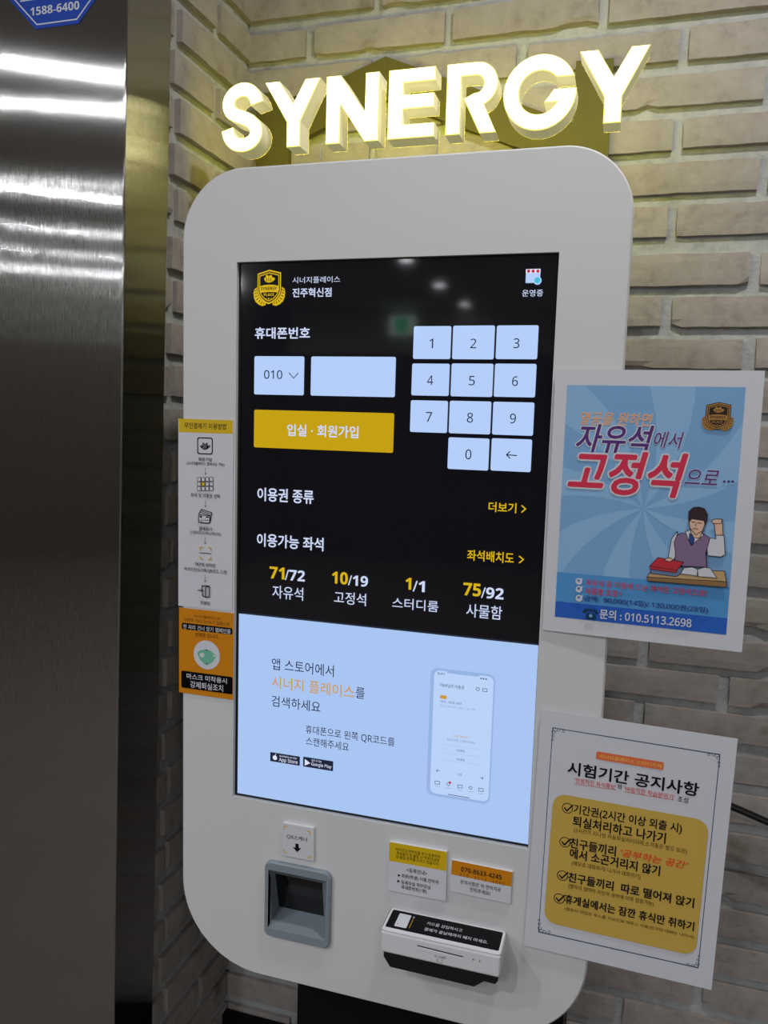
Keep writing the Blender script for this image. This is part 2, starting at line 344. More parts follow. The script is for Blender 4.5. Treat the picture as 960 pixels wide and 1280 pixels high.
PRINT = {
 'SCREEN': (400, 709.3, [
  ('E','emblem',20.7,655.45,64.22,699.95),
  ('T','시너지플레이스',74.42,682.32,137.34,690.0,'ui_text',0),
  ('T','진주혁신점',74.71,665.54,126.27,676.26,'ui_text',2),
  ('T','휴대폰번호',23.85,614.66,98.85,628.45,'ui_text',2),
  ('R',23.39,544.34,92.12,592.72,'ui_key',2.2),
  ('T','010',37.13,564.33,62.37,575.13,'ui_ink',0.6),
  ('L',[(71.76,571.97),(78.07,565.52),(84.13,571.89)],1.0,'ui_ink',0),
  ('R',101.43,544.28,211.66,592.71,'ui_key',2.2),
  ('R',23.85,476.54,211.6,524.86,'ui_yellow',2.2),
  ('T','입실 · 회원가입',70.52,492.91,165.94,507.63,'ui_text',2),
  ('T','이용권 종류',29.97,407.27,107.95,424.85,'ui_text',2),
  ('T','이용가능 좌석',30.13,347.75,122.7,364.69,'ui_text',2),
  ('T','71',48.6,306.55,69.33,321.9,'ui_gold',2.2),
  ('T','/72',70.38,305.95,98.14,320.1,'ui_text',1.6),
  ('T','자유석',52.96,280.53,96.22,297.62,'ui_text',0.3),
  ('T','10',135.68,307.23,156.8,322.82,'ui_gold',2.2),
  ('T','/19',157.45,306.72,183.79,320.06,'ui_text',1.6),
  ('T','고정석',139.06,281.73,181.93,297.61,'ui_text',0.3),
  ('T','더보기',332.54,411.49,365.15,423.19,'ui_gold',1.6),
  ('L',[(371.58,420.73),(376.18,417.23),(371.94,413.19)],1.5,'ui_gold',0),
  ('T','좌석배치도',309.24,350.6,365.1,364.14,'ui_gold',1.6),
  ('L',[(371.65,360.33),(376.51,356.88),(372.01,352.69)],1.5,'ui_gold',0),
  ('T','1',233.09,308.4,240.3,322.87,'ui_gold',2.2),
  ('T','/1',242.63,306.75,257.68,320.12,'ui_text',1.6),
  ('T','스터디룸',216.84,283.06,275.66,296.77,'ui_text',0.3),
  ('T','75',306.08,307.56,327.44,323.01,'ui_gold',2.2),
  ('T','/92',328.15,306.4,355.04,319.86,'ui_text',1.6),
  ('T','사물함',310.84,281.27,354.36,297.86,'ui_text',0.3),
  ('R',233.29,590.32,279.03,628.86,'ui_key',2.2),
  ('R',281.24,590.31,330.72,629.22,'ui_key',2.2),
  ('R',332.96,590.73,380.92,629.15,'ui_key',2.2),
  ('R',232.72,546.96,278.84,584.92,'ui_key',2.2),
  ('R',281.06,546.75,330.94,585.32,'ui_key',2.2),
  ('R',332.76,547.21,380.7,585.51,'ui_key',2.2),
  ('T','1',253.14,602.98,257.66,614.12,'ui_ink',0.2),
  ('T','2',302.64,603.1,309.56,614.07,'ui_ink',0.2),
  ('T','3',353.22,603.22,359.85,614.44,'ui_ink',0.2),
  ('T','4',252.0,559.59,259.24,570.95,'ui_ink',0.2),
  ('T','5',302.67,559.95,309.64,570.91,'ui_ink',0.2),
  ('T','6',353.55,559.89,360.22,571.11,'ui_ink',0.2),
  ('R',363.6,676.51,379.9,691.95,'ui_key',0.8),
  ('R',363.35,687.28,379.82,691.95,'ui_white',0.8),
  ('C',366.45,689.64,1.86,'ui_red',0),
  ('C',371.62,689.51,1.85,'ui_red',0),
  ('C',376.98,689.38,1.85,'ui_red',0),
  ('C',377.09,678.84,4.52,'ui_key',0),
  ('C',376.86,679.25,3.3,'ui_cyan',0),
  ('T','운영중',360.33,661.41,383.95,668.97,'ui_text',0.5),
  ('R',232.62,502.98,278.52,541.13,'ui_key',2.2),
  ('R',280.72,502.95,330.54,541.47,'ui_key',2.2),
  ('R',332.8,503.0,380.52,541.4,'ui_key',2.2),
  ('R',280.79,460.24,330.18,498.08,'ui_key',2.2),
  ('R',332.77,460.7,379.97,498.78,'ui_key',2.2),
  ('T','7',251.99,515.79,259.47,527.43,'ui_ink',0.2),
  ('T','8',302.22,516.27,309.41,527.75,'ui_ink',0.2),
  ('T','9',353.07,516.81,359.98,528.11,'ui_ink',0.2),
  ('T','0',302.07,472.7,309.3,484.39,'ui_ink',0.2),
  ('L',[(354.83,483.8),(351.03,479.91),(355.19,476.1)],1.2,'ui_ink',0),
  ('L',[(351.03,479.91),(362.74,479.45)],1.2,'ui_ink',0),
  ('R',5.78,5.14,399.48,255.35,'ui_page',0),
  ('T','앱 스토어에서',54.37,184.55,141.62,200.4,'ui_ink',0.2),
  ('T','시너지 플레이스',54.72,159.62,170.16,176.26,'ui_orange',0.5),
  ('T','를',172.29,161.02,184.26,175.64,'ui_ink',0.3),
  ('T','검색하세요',54.81,134.52,124.26,149.53,'ui_ink',0.2),
  ('T','휴대폰으로 왼쪽 QR코드를',104.11,103.01,225.8,115.63,'ui_ink',0.3),
  ('T','스캔해주세요',104.9,88.33,164.63,99.74,'ui_ink',0.3),
  ('R',53.92,58.18,96.74,70.85,'ui_ink',0.8),
  ('R',101.45,58.16,143.7,71.72,'ui_ink',0.8),
  ('C',60.86,63.92,3.23,'ui_white',0),
  ('P',[(60.81,67.73),(61.85,69.42),(62.65,69.29),(61.87,67.64)],'ui_white'),
  ('C',64.04,64.92,0.81,'ui_ink',0),
  ('T','Available on the',67.21,66.43,92.22,69.02,'ui_white',0.1),
  ('T','App Store',66.8,58.21,93.59,65.44,'ui_white',0.6),
  ('P',[(103.97,68.82),(111.6,64.21),(103.88,59.72)],'ui_white'),
  ('T','GET IT ON',113.36,67.0,127.22,70.17,'ui_white',0.1),
  ('T','Google Play',113.25,59.43,141.38,66.88,'ui_white',0.6),
  ('R',269.6,47.75,350.32,213.5,'ui_phone',9),
  ('R',274.22,51.14,348.34,210.58,'ui_phonescreen',7),
  ('R',290.02,208.43,330.74,213.48,'ui_phone',2),
  ('T','7068님의 이용권',281.32,189.66,312.11,195.34,'ui_ink',0.2),
  ('T','9:41',278.52,205.39,287.26,208.24,'ui_ink',0.2),
  ('T','▪▪▪',332.02,205.78,339.65,207.83,'ui_ink',0),
  ('C',329.33,193.11,2.37,'ui_ink',0.6),
  ('L',[(335.29,194.54),(340.66,194.56),(340.81,191.06),(335.45,191.03)],0.6,'ui_ink',1),
  ('R',282.67,175.17,291.2,179.64,'ui_orange',2),
  ('T','1인석 - 시간권 2시간',282.74,169.67,309.92,173.73,'ui_ink',0.1),
  ('T','2021.11.26 17:00 ~ 2021.11.26 19:00',282.48,164.69,327.58,167.88,'ui_grey',0),
  ('T','이용 연장하기',301.43,127.25,320.35,132.27,'ui_orange',0.1),
  ('T','입실하려면 스캔해 주세요',293.45,121.56,328.44,126.74,'ui_grey',0),
  ('L',[(286.29,116.63),(336.23,117.15)],0.3,'ui_phone',0),
  ('L',[(285.14,105.54),(336.61,108.24)],0.3,'ui_phone',0),
  ('L',[(285.48,96.48),(336.63,97.68)],0.3,'ui_phone',0),
  ('T','시간연장',305.66,109.81,316.51,113.71,'ui_ink',0),
  ('T','이용종료',306.1,98.55,316.77,102.02,'ui_ink',0),
  ('T','←',281.16,79.78,286.41,83.6,'ui_ink',0),
  ('T','→',336.33,79.13,341.38,83.12,'ui_ink',0),
  ('T','1/3',308.85,79.44,313.59,82.48,'ui_ink',0),
  ('L',[(280.48,67.73),(286.32,67.99),(286.46,64.11),(280.62,63.84)],0.6,'ui_ink',1),
  ('L',[(280.51,60.83),(286.8,61.18)],0.5,'ui_grey',0),
  ('C',297.58,66.18,2.25,'ui_ink',0.6),
  ('L',[(294.66,60.88),(300.9,61.23)],0.5,'ui_grey',0),
  ('L',[(309.55,67.47),(315.29,67.74),(315.45,63.89),(309.7,63.61)],0.6,'ui_ink',1),
  ('L',[(309.6,60.62),(315.79,60.98)],0.5,'ui_grey',0),
  ('C',325.92,66.31,2.22,'ui_ink',0.6),
  ('L',[(323.06,61.06),(329.2,61.41)],0.5,'ui_grey',0),
  ('L',[(335.95,67.53),(341.61,67.79),(341.77,63.97),(336.11,63.7)],0.6,'ui_ink',1),
  ('L',[(336.02,60.74),(342.11,61.09)],0.5,'ui_grey',0),
  ('C',299.49,68.78,1.57,'ui_red',0),
  ('L',[(297.86,53.15),(324.72,52.9)],0.8,'ui_ink',0),
 ]),
 'GUIDE': (80.5, 252, [
  ('R',0.82,234.55,79.81,252.31,'p_yellow',0),
  ('T','무인결제기 이용방법',9.26,239.64,70.21,247.43,'p_ink',1.6),
  ('R',28.24,206.44,51.17,228.82,'p_ink',3),
  ('R',29.83,208.0,49.68,227.18,'p_white',2.2),
  ('E','mascotmark',31.71,212.4,48.09,222.43),
  ('T','회원가입',30.3,197.56,49.66,202.31,'p_ink',1.1),
  ('T','(시너지플레이스 앱에서도 가능)',12.93,190.82,68.15,196.99,'p_ink',0.8),
  ('C',40.54,188.34,0.53,'p_ink',0),
  ('C',40.57,186.26,0.53,'p_ink',0),
  ('C',40.6,184.18,0.53,'p_ink',0),
  ('P',[(39.4,182.14),(41.87,182.27),(40.67,180.0)],'p_ink'),
  ('R',28.52,170.34,34.39,176.18,'p_ink',1.1),
  ('R',29.24,170.98,33.67,175.55,'p_white',0.3),
  ('R',34.56,170.68,40.4,176.52,'p_ink',1.1),
  ('R',35.28,171.32,39.7,175.88,'p_white',0.3),
  ('R',40.58,171.02,46.42,176.85,'p_ink',1.1),
  ('R',41.3,171.66,45.71,176.22,'p_white',0.3),
  ('R',46.6,171.37,52.4,177.18,'p_ink',1.1),
  ('R',47.3,172.0,51.7,176.56,'p_white',0.3),
  ('R',28.62,164.26,34.48,170.1,'p_ink',1.1),
  ('R',29.32,164.89,33.76,169.47,'p_white',0.3),
  ('R',34.66,164.61,40.5,170.44,'p_ink',1.1),
  ('R',35.36,165.24,39.8,169.82,'p_yellow',0.3),
  ('R',40.68,164.96,46.52,170.8,'p_ink',1.1),
  ('R',41.39,165.59,45.81,170.16,'p_white',0.3),
  ('R',46.69,165.31,52.5,171.14,'p_ink',1.1),
  ('R',47.4,165.94,51.8,170.5,'p_white',0.3),
  ('R',28.7,158.17,34.56,164.02,'p_ink',1.1),
  ('R',29.42,158.8,33.86,163.39,'p_white',0.3),
  ('R',34.75,158.52,40.6,164.37,'p_ink',1.1),
  ('R',35.46,159.16,39.89,163.74,'p_white',0.3),
  ('R',40.78,158.88,46.61,164.73,'p_ink',1.1),
  ('R',41.48,159.52,45.9,164.09,'p_white',0.3),
  ('R',46.78,159.24,52.6,165.08,'p_ink',1.1),
  ('R',47.5,159.88,51.9,164.45,'p_white',0.3),
  ('T','좌석 및 이용권 선택',19.4,149.49,62.06,154.95,'p_ink',0.8),
  ('C',40.67,145.41,0.53,'p_ink',0),
  ('C',40.7,143.28,0.53,'p_ink',0),
  ('C',40.74,141.14,0.53,'p_ink',0),
  ('P',[(39.53,139.0),(42.01,139.16),(40.8,136.86)],'p_ink'),
  ('L',[(31.33,127.34),(35.16,133.95),(50.83,130.22),(48.54,118.96)],1.0,'p_ink',0),
  ('L',[(33.94,131.97),(50.51,128.14)],0.8,'p_ink',0),
  ('L',[(33.08,130.0),(50.01,126.21)],0.8,'p_ink',0),
  ('R',30.71,115.48,48.32,126.78,'p_ink',2),
  ('R',31.96,116.67,47.08,125.58,'p_white',1.3),
  ('R',32.81,122.62,36.38,125.01,'p_ink',0),
  ('R',42.06,123.12,46.32,125.02,'p_ink',0),
  ('L',[(33.23,119.5),(46.04,119.9)],0.7,'p_ink',0),
  ('L',[(33.26,117.59),(37.18,117.54)],0.7,'p_ink',0),
  ('T','결제하기',31.66,105.19,51.15,110.56,'p_ink',1.1),
  ('T','(신용카드/티머니/캐시비)',18.65,98.97,63.97,105.12,'p_ink',0.8),
  ('C',40.9,95.79,0.54,'p_ink',0),
  ('C',40.93,93.73,0.54,'p_ink',0),
  ('C',40.96,91.66,0.54,'p_ink',0),
  ('P',[(39.75,89.63),(42.24,89.82),(41.03,87.49)],'p_ink'),
  ('L',[(33.08,79.88),(33.22,83.17),(36.88,83.28)],1.2,'p_yellow',0),
  ('L',[(45.54,83.42),(49.38,83.2),(49.24,79.74)],1.2,'p_yellow',0),
  ('L',[(33.21,70.88),(33.45,67.78),(36.74,67.35)],1.2,'p_yellow',0),
  ('L',[(45.79,67.38),(49.44,67.68),(49.57,71.14)],1.2,'p_yellow',0),
  ('L',[(32.56,75.51),(49.88,75.65)],0.8,'p_ink',0),
  ('T','하단에 위치한',26.05,56.59,56.42,62.71,'p_ink',1.1),
  ('T','바코드인식기에 QR코드 스캔',10.18,49.17,72.78,54.92,'p_ink',1.1),
  ('C',41.32,45.35,0.58,'p_ink',0),
  ('C',41.35,43.15,0.58,'p_ink',0),
  ('C',41.39,40.94,0.57,'p_ink',0),
  ('P',[(40.07,38.81),(42.77,39.04),(41.45,36.49)],'p_ink'),
  ('L',[(37.13,28.1),(37.09,31.24),(47.7,31.65),(47.93,17.22),(42.54,16.03),(37.68,17.68),(37.62,21.17)],1.3,'p_ink',0),
  ('L',[(42.34,29.26),(47.32,31.44)],1.0,'p_ink',0),
  ('L',[(42.34,29.26),(42.16,15.99)],1.3,'p_ink',0),
  ('L',[(30.98,24.59),(38.15,24.88)],1.2,'p_ink',0),
  ('L',[(36.18,27.14),(38.54,24.91),(36.25,22.44)],1.2,'p_ink',0),
  ('T','문열림',34.55,5.85,48.62,10.48,'p_ink',1),
 ]),
 'MASK': (82.5, 119, [
  ('T','시너지플레이스는',21.64,107.63,62.83,111.23,'p_brown',0.5),
  ('T','사회적 거리 2m두기 일환으로',7.54,100.45,76.68,105.73,'p_brown',0.5),
  ('R',4.3,89.54,80.51,98.43,'p_black',2.5),
  ('T','한 자리 건너 앉기 캠페인을',6.7,90.17,77.94,96.52,'p_white',1.2),
  ('T','진행중 입니다.',24.82,81.48,60.1,86.98,'p_brown',0.5),
  ('C',42.48,57.46,20.01,'p_white',0),
  ('P',[(27.77,59.03),(32.01,62.72),(39.78,65.01),(47.18,64.76),(56.06,58.99),(55.59,55.01),(51.1,48.23),(43.78,43.6),(38.85,44.84),(32.28,49.67)],'p_mint'),
  ('P',[(32.11,58.08),(35.58,60.26),(38.73,59.18),(38.83,54.9),(35.34,53.07),(31.78,54.82)],'p_white'),
  ('C',53.76,57.84,1.56,'p_white',0),
  ('P',[(40.55,65.09),(43.67,65.08),(42.57,62.11)],'p_teal'),
  ('P',[(40.24,44.28),(44.36,44.03),(42.34,46.68)],'p_teal'),
  ('R',3.77,7.51,81.37,31.46,'p_black',2.2),
  ('T','마스크 미착용시',12.16,20.95,72.89,28.61,'p_white',1.5),
  ('T','강제퇴실조치',17.73,9.28,67.35,18.49,'p_white',1.5),
 ]),
 'BLUE': (216, 303, [
  ('R',13.55,17.56,198.83,285.66,'b_sky',0),
  ('P',[(103.83,150.77),(129.48,155.04),(154.46,162.62),(178.46,173.45),(198.83,185.97),(198.83,249.65),(195.79,242.66),(182.02,219.35),(165.69,198.28),(147.04,179.7),(126.33,163.8)],'b_ray'),
  ('P',[(103.83,150.77),(118.95,171.92),(131.25,194.95),(140.57,219.58),(146.75,245.5),(149.67,272.42),(149.47,285.66),(101.95,285.66),(103.88,280.77),(110.63,254.55),(113.97,228.11),(113.93,201.78),(110.52,175.89)],'b_ray'),
  ('P',[(103.83,150.77),(99.56,176.42),(91.98,201.4),(81.15,225.4),(67.19,248.1),(50.23,269.21),(33.25,285.66),(13.55,285.66),(13.55,241.78),(35.25,228.96),(56.32,212.63),(74.9,193.98),(90.8,173.27)],'b_ray'),
  ('P',[(103.83,150.77),(82.68,165.89),(59.65,178.19),(35.02,187.51),(13.55,192.63),(13.55,159.27),(26.49,160.91),(52.82,160.87),(78.71,157.46)],'b_ray'),
  ('P',[(103.83,150.77),(78.18,146.5),(53.2,138.92),(29.2,128.09),(13.55,118.47),(13.55,70.9),(18.97,70.9),(25.64,82.19),(41.97,103.26),(60.62,121.84),(81.33,137.74)],'b_ray'),
  ('P',[(103.83,150.77),(88.71,129.62),(76.41,106.59),(67.09,81.96),(64.45,70.9),(94.01,70.9),(93.69,73.43),(93.73,99.76),(97.14,125.65)],'b_ray'),
  ('P',[(103.83,150.77),(108.1,125.12),(115.68,100.14),(126.51,76.14),(129.73,70.9),(175.26,70.9),(172.41,72.58),(151.34,88.91),(132.76,107.56),(116.86,128.27)],'b_ray'),
  ('P',[(103.83,150.77),(124.98,135.65),(148.01,123.35),(172.64,114.03),(198.56,107.85),(198.83,107.82),(198.83,142.86),(181.17,140.63),(154.84,140.67),(128.95,144.08)],'b_ray'),
  ('R',13.55,36.14,198.83,70.9,'b_band',0),
  ('R',13.55,17.56,198.83,36.14,'b_deep',0),
  ('T','열공을 원하면',30.82,240.24,107.74,257.41,'b_orange',0.8,{'o': 1.2,'s': 0.25}),
  ('T','자유석',27.4,210.29,109.48,243.12,'b_purple',2,{'o': 2.2,'s': 0.25}),
  ('T','에서',110.71,218.48,140.95,237.12,'b_purple',0.8,{'o': 1.4,'s': 0.25}),
  ('T','고정석',20.97,162.8,145.92,214.97,'b_red',3,{'o': 2.4,'s': 0.25}),
  ('T','으로',144.86,180.2,179.08,197.47,'b_purple',0.8,{'o': 1.2,'s': 0.25}),
  ('C',184.9,185.18,1.38,'b_purple',0),
  ('C',189.28,185.42,1.38,'b_purple',0),
  ('C',193.18,185.63,1.38,'b_purple',0),
  ('E','emblem_b',158.02,239.3,189.48,268.9),
  ('C',38.97,62.34,3.88,'p_white',1.6),
  ('L',[(36.48,62.09),(38.83,60.04),(42.37,65.55)],1.6,'p_white',0),
  ('C',39.53,53.24,3.88,'p_white',1.6),
  ('L',[(37.04,52.98),(39.39,50.93),(42.94,56.47)],1.6,'p_white',0),
  ('C',40.18,42.7,3.89,'p_white',1.6),
  ('L',[(37.69,42.42),(40.05,40.39),(43.6,45.95)],1.6,'p_white',0),
  ('T','자유석 중 마음에 드는 좌석은 고정석으로!',46.43,58.26,175.79,65.68,'b_red',0.8),
  ('T','사물함 포함 !',46.26,47.67,86.47,56.87,'b_red',0.8),
  ('T','금액:  90,000(14일)/ 130,000원(28일)',45.97,39.05,178.45,46.77,'b_navy',1),
  ('T','문의 : 010.5113.2698',64.44,21.46,162.55,32.61,'p_white',2.4),
  ('P',[(48.85,19.56),(49.8,26.58),(58.63,26.48),(60.7,19.86)],'b_teal'),
  ('L',[(46.42,27.32),(48.47,30.15),(58.94,30.24),(60.78,27.31)],3,'b_teal',0),
  ('C',54.4,23.68,1.93,'b_sky',0),
  ('P',[(141.23,128.29),(135.81,119.21),(133.56,97.27),(138.62,94.2),(141.86,102.1)],'p_white'),
  ('L',[(141.23,128.29),(135.81,119.21),(133.56,97.27),(138.62,94.2),(141.86,102.1)],0.7,'b_line',1),
  ('P',[(171.85,118.17),(175.39,123.26),(180.8,122.9),(180.5,126.86),(188.74,126.99),(191.27,106.56),(187.14,103.52),(173.91,103.92)],'p_white'),
  ('L',[(171.85,118.17),(175.39,123.26),(180.8,122.9),(180.5,126.86),(188.74,126.99),(191.27,106.56),(187.14,103.52),(173.91,103.92)],0.7,'b_line',1),
  ('P',[(180.25,126.84),(178.44,137.83),(175.5,141.31),(178.43,144.44),(185.69,144.7),(186.45,137.9),(187.74,127.44)],'b_skin'),
  ('L',[(180.25,126.84),(178.44,137.83),(175.5,141.31),(178.43,144.44),(185.69,144.7),(186.45,137.9),(187.74,127.44)],0.7,'b_line',1),
  ('P',[(178.43,144.44),(174.93,142.33),(176.87,139.3),(184.85,139.89),(185.95,144.45)],'b_skin'),
  ('L',[(178.43,144.44),(174.93,142.33),(176.87,139.3),(184.85,139.89),(185.95,144.45)],0.7,'b_line',1),
  ('P',[(146.37,126.81),(159.08,123.8),(168.71,127.24),(174.91,123.22),(171.77,106.14),(173.64,91.03),(140.47,89.74),(140.91,104.73),(138.62,115.38),(141.06,123.69)],'b_vest'),
  ('L',[(146.37,126.81),(159.08,123.8),(168.71,127.24),(174.91,123.22),(171.77,106.14),(173.64,91.03),(140.47,89.74),(140.91,104.73),(138.62,115.38),(141.06,123.69)],0.7,'b_line',1),
  ('P',[(149.28,128.11),(153.6,130.6),(166.16,128.38),(168.32,125.88),(156.34,113.64)],'p_white'),
  ('L',[(149.28,128.11),(153.6,130.6),(166.16,128.38),(168.32,125.88),(156.34,113.64)],0.7,'b_line',1),
  ('P',[(153.94,132.77),(156.66,122.8),(164.63,122.38),(166.95,131.1)],'b_skin'),
  ('L',[(153.94,132.77),(156.66,122.8),(164.63,122.38),(166.95,131.1)],0.7,'b_line',1),
  ('P',[(153.87,126.87),(156.96,125.5),(159.37,119.8),(157.58,113.75),(154.0,118.28)],'b_blue'),
  ('L',[(153.87,126.87),(156.96,125.5),(159.37,119.8),(157.58,113.75),(154.0,118.28)],0.7,'b_line',1),
  ('P',[(151.63,143.84),(153.94,132.77),(160.17,125.76),(166.74,130.55),(169.41,140.87),(167.33,145.76)],'b_skin'),
  ('L',[(151.63,143.84),(153.94,132.77),(160.17,125.76),(166.74,130.55),(169.41,140.87),(167.33,145.76)],0.7,'b_line',1),
  ('P',[(151.71,142.77),(151.62,150.78),(155.51,155.31),(161.11,156.48),(167.12,155.02),(170.55,148.64),(170.59,141.48),(168.96,137.11),(167.62,141.8),(155.17,143.02),(152.48,139.08)],'b_hair'),
  ('L',[(151.71,142.77),(151.62,150.78),(155.51,155.31),(161.11,156.48),(167.12,155.02),(170.55,148.64),(170.59,141.48),(168.96,137.11),(167.62,141.8),(155.17,143.02),(152.48,139.08)],0.7,'b_line',1),
  ('L',[(155.43,139.57),(158.39,139.79)],0.8,'b_line',0),
  ('L',[(161.41,139.21),(164.88,138.94)],0.8,'b_line',0),
  ('L',[(159.97,138.57),(159.22,135.31)],0.6,'b_line',0),
  ('L',[(157.19,132.48),(161.92,132.31)],0.8,'b_line',0),
  ('P',[(112.98,74.68),(118.26,84.59),(191.69,88.51),(194.75,77.08)],'b_wood'),
  ('L',[(112.98,74.68),(118.26,84.59),(191.69,88.51),(194.75,77.08)],0.7,'b_line',1),
  ('P',[(112.98,74.68),(194.75,77.08),(195.24,70.72),(113.28,70.29)],'b_wood2'),
  ('L',[(112.98,74.68),(194.75,77.08),(195.24,70.72),(113.28,70.29)],0.7,'b_line',1),
  ('P',[(116.28,83.3),(116.58,78.91),(143.61,77.78),(149.53,83.28),(149.14,88.67)],'b_blue2'),
  ('L',[(116.28,83.3),(116.58,78.91),(143.61,77.78),(149.53,83.28),(149.14,88.67)],0.7,'b_line',1),
  ('P',[(114.98,87.03),(123.03,97.67),(149.96,94.71),(143.86,84.89)],'b_book'),
  ('L',[(114.98,87.03),(123.03,97.67),(149.96,94.71),(143.86,84.89)],0.7,'b_line',1),
  ('P',[(114.98,87.03),(143.86,84.89),(143.3,82.11),(115.73,83.79)],'b_book'),
  ('L',[(114.98,87.03),(143.86,84.89),(143.3,82.11),(115.73,83.79)],0.7,'b_line',1),
  ('P',[(130.15,95.04),(132.0,97.67),(136.29,98.34),(138.97,96.41),(135.59,93.91)],'b_skin'),
  ('L',[(130.15,95.04),(132.0,97.67),(136.29,98.34),(138.97,96.41),(135.59,93.91)],0.7,'b_line',1),
  ('P',[(147.65,81.46),(150.68,88.28),(159.07,90.17),(164.71,88.01),(164.77,80.46),(159.74,81.04)],'p_white'),
  ('L',[(147.65,81.46),(150.68,88.28),(159.07,90.17),(164.71,88.01),(164.77,80.46),(159.74,81.04)],0.7,'b_line',1),
  ('P',[(164.71,88.01),(171.44,90.82),(177.63,90.35),(185.05,79.83),(179.62,80.35),(165.8,80.02)],'p_white'),
  ('L',[(164.71,88.01),(171.44,90.82),(177.63,90.35),(185.05,79.83),(179.62,80.35),(165.8,80.02)],0.7,'b_line',1),
 ]),
 'NOTICE': (216, 303, [
  ('P',[(14.5,282.92),(199.91,282.49),(199.91,22.85),(16.08,21.37)],'p_line'),
  ('P',[(15.4,281.88),(198.98,281.19),(199.04,24.12),(16.88,22.82)],'p_white'),
  ('C',17.72,280.7,2.53,'p_line',0.55),
  ('C',16.17,277.76,2.26,'p_line',0.55),
  ('C',21.65,280.98,1.97,'p_line',0.55),
  ('C',15.86,272.45,1.7,'p_line',0.55),
  ('C',27.32,280.09,1.68,'p_line',0.55),
  ('C',15.53,267.73,1.42,'p_line',0.55),
  ('C',196.47,280.55,2.3,'p_line',0.55),
  ('C',198.19,277.75,2.04,'p_line',0.55),
  ('C',192.88,280.84,1.79,'p_line',0.55),
  ('C',199.04,272.71,1.53,'p_line',0.55),
  ('C',187.81,280.01,1.54,'p_line',0.55),
  ('C',199.84,268.23,1.28,'p_line',0.55),
  ('C',197.13,25.14,2.37,'p_line',0.55),
  ('C',198.51,28.2,2.1,'p_line',0.55),
  ('C',193.47,24.58,1.84,'p_line',0.55),
  ('C',198.69,33.53,1.57,'p_line',0.55),
  ('C',188.14,25.09,1.58,'p_line',0.55),
  ('C',198.91,38.26,1.31,'p_line',0.55),
  ('C',19.43,24.2,2.62,'p_line',0.55),
  ('C',17.54,27.18,2.33,'p_line',0.55),
  ('C',23.5,24.17,2.02,'p_line',0.55),
  ('C',16.69,32.71,1.74,'p_line',0.55),
  ('C',29.23,25.49,1.73,'p_line',0.55),
  ('C',15.87,37.61,1.45,'p_line',0.55),
  ('R',66.83,253.08,141.61,262.65,'p_coral',1.6),
  ('T','시너지플레이스 스터디카페',70.31,255.19,139.61,259.87,'p_cream',0.3),
  ('T','시험기간 공지사항',35.82,228.87,181.09,244.68,'p_ink',2.2),
  ('T',"'안정적인 좌석확보'",44.73,219.46,91.88,226.71,'p_red',0.4),
  ('T','와',93.56,221.13,98.63,227.67,'p_ink',0.8),
  ('T',"'바람직한 학습분위기'",101.23,220.21,156.16,226.48,'p_red',0.4),
  ('T','조성',159.78,219.06,171.13,225.86,'p_ink',0.8),
  ('L',[(44.77,218.57),(92.26,220.0)],0.5,'p_red',0),
  ('L',[(101.26,219.63),(156.56,220.19)],0.5,'p_red',0),
  ('R',21.78,37.33,195.32,202.94,'p_amber',15),
  ('C',39.09,186.92,6.48,'p_ink',1.0),
  ('L',[(35.71,186.87),(38.7,183.54),(45.03,191.98)],1.8,'p_ink',0),
  ('C',39.3,144.04,6.51,'p_ink',1.0),
  ('L',[(35.9,143.94),(38.91,140.61),(45.27,149.21)],1.8,'p_ink',0),
  ('C',39.48,101.44,6.54,'p_ink',1.0),
  ('L',[(36.07,101.31),(39.09,97.99),(45.47,106.73)],1.8,'p_ink',0),
  ('C',37.85,71.57,6.57,'p_ink',1.0),
  ('L',[(34.42,71.4),(37.46,68.08),(43.87,76.94)],1.8,'p_ink',0),
  ('T','기간권(2시간 이상 외출 시)',46.46,180.54,167.4,193.86,'p_ink',2.2),
  ('T','퇴실처리하고 나가기',46.74,164.33,151.04,181.23,'p_ink',2.4),
  ('T','(2시간이 지나면 자동퇴실처리되며,소지품은 별도 보관)',48.49,157.73,174.98,165.39,'p_olive',0.6),
  ('T','친구들끼리',45.34,136.86,97.91,153.55,'p_ink',2.4),
  ('T',"'공부하는 공간'",104.1,141.1,177.55,149.64,'p_red2',2,{'s': 0.2}),
  ('T','에서 소곤거리지 않기',46.02,123.63,148.2,140.7,'p_ink',2.4),
  ('T','(메모로 대화하기/ 나가서 대화하기)',49.24,116.1,127.7,123.79,'p_olive',0.6),
  ('T','친구들끼리  따로 떨어져 앉기',46.59,95.97,187.84,107.85,'p_ink',2.4),
  ('T','(옆자리 앉아야 자신의 공부에 더욱 집중가능)',47.36,86.64,144.87,93.89,'p_olive',0.6),
  ('T','휴게실에서는 잠깐 휴식만 취하기',44.71,66.04,190.36,80.95,'p_ink',2.4),
  ('T','(컴퓨터 작업은 부스룸 키보드와 마우스 이용/친구와 대화는 나가서)',45.1,58.42,191.55,62.54,'p_olive',0.6),
 ]),
 'SCANCARD': (44.2, 45.8, [
  ('L',[(1.7,37.57),(1.47,41.53),(5.81,41.44)],1.3,'p_yellow',0),
  ('L',[(35.24,40.21),(39.02,40.04),(38.97,36.31)],1.3,'p_yellow',0),
  ('L',[(1.53,8.64),(1.75,4.7),(5.57,4.56)],1.3,'p_yellow',0),
  ('L',[(36.17,3.7),(39.69,3.76),(39.73,7.72)],1.3,'p_yellow',0),
  ('T','QR스캐너',5.72,24.73,34.95,31.48,'p_ink',0.7),
  ('P',[(18.14,20.19),(22.68,20.4),(22.97,14.99),(26.51,14.8),(20.8,8.45),(14.39,14.64),(18.44,14.53)],'p_ink'),
 ]),
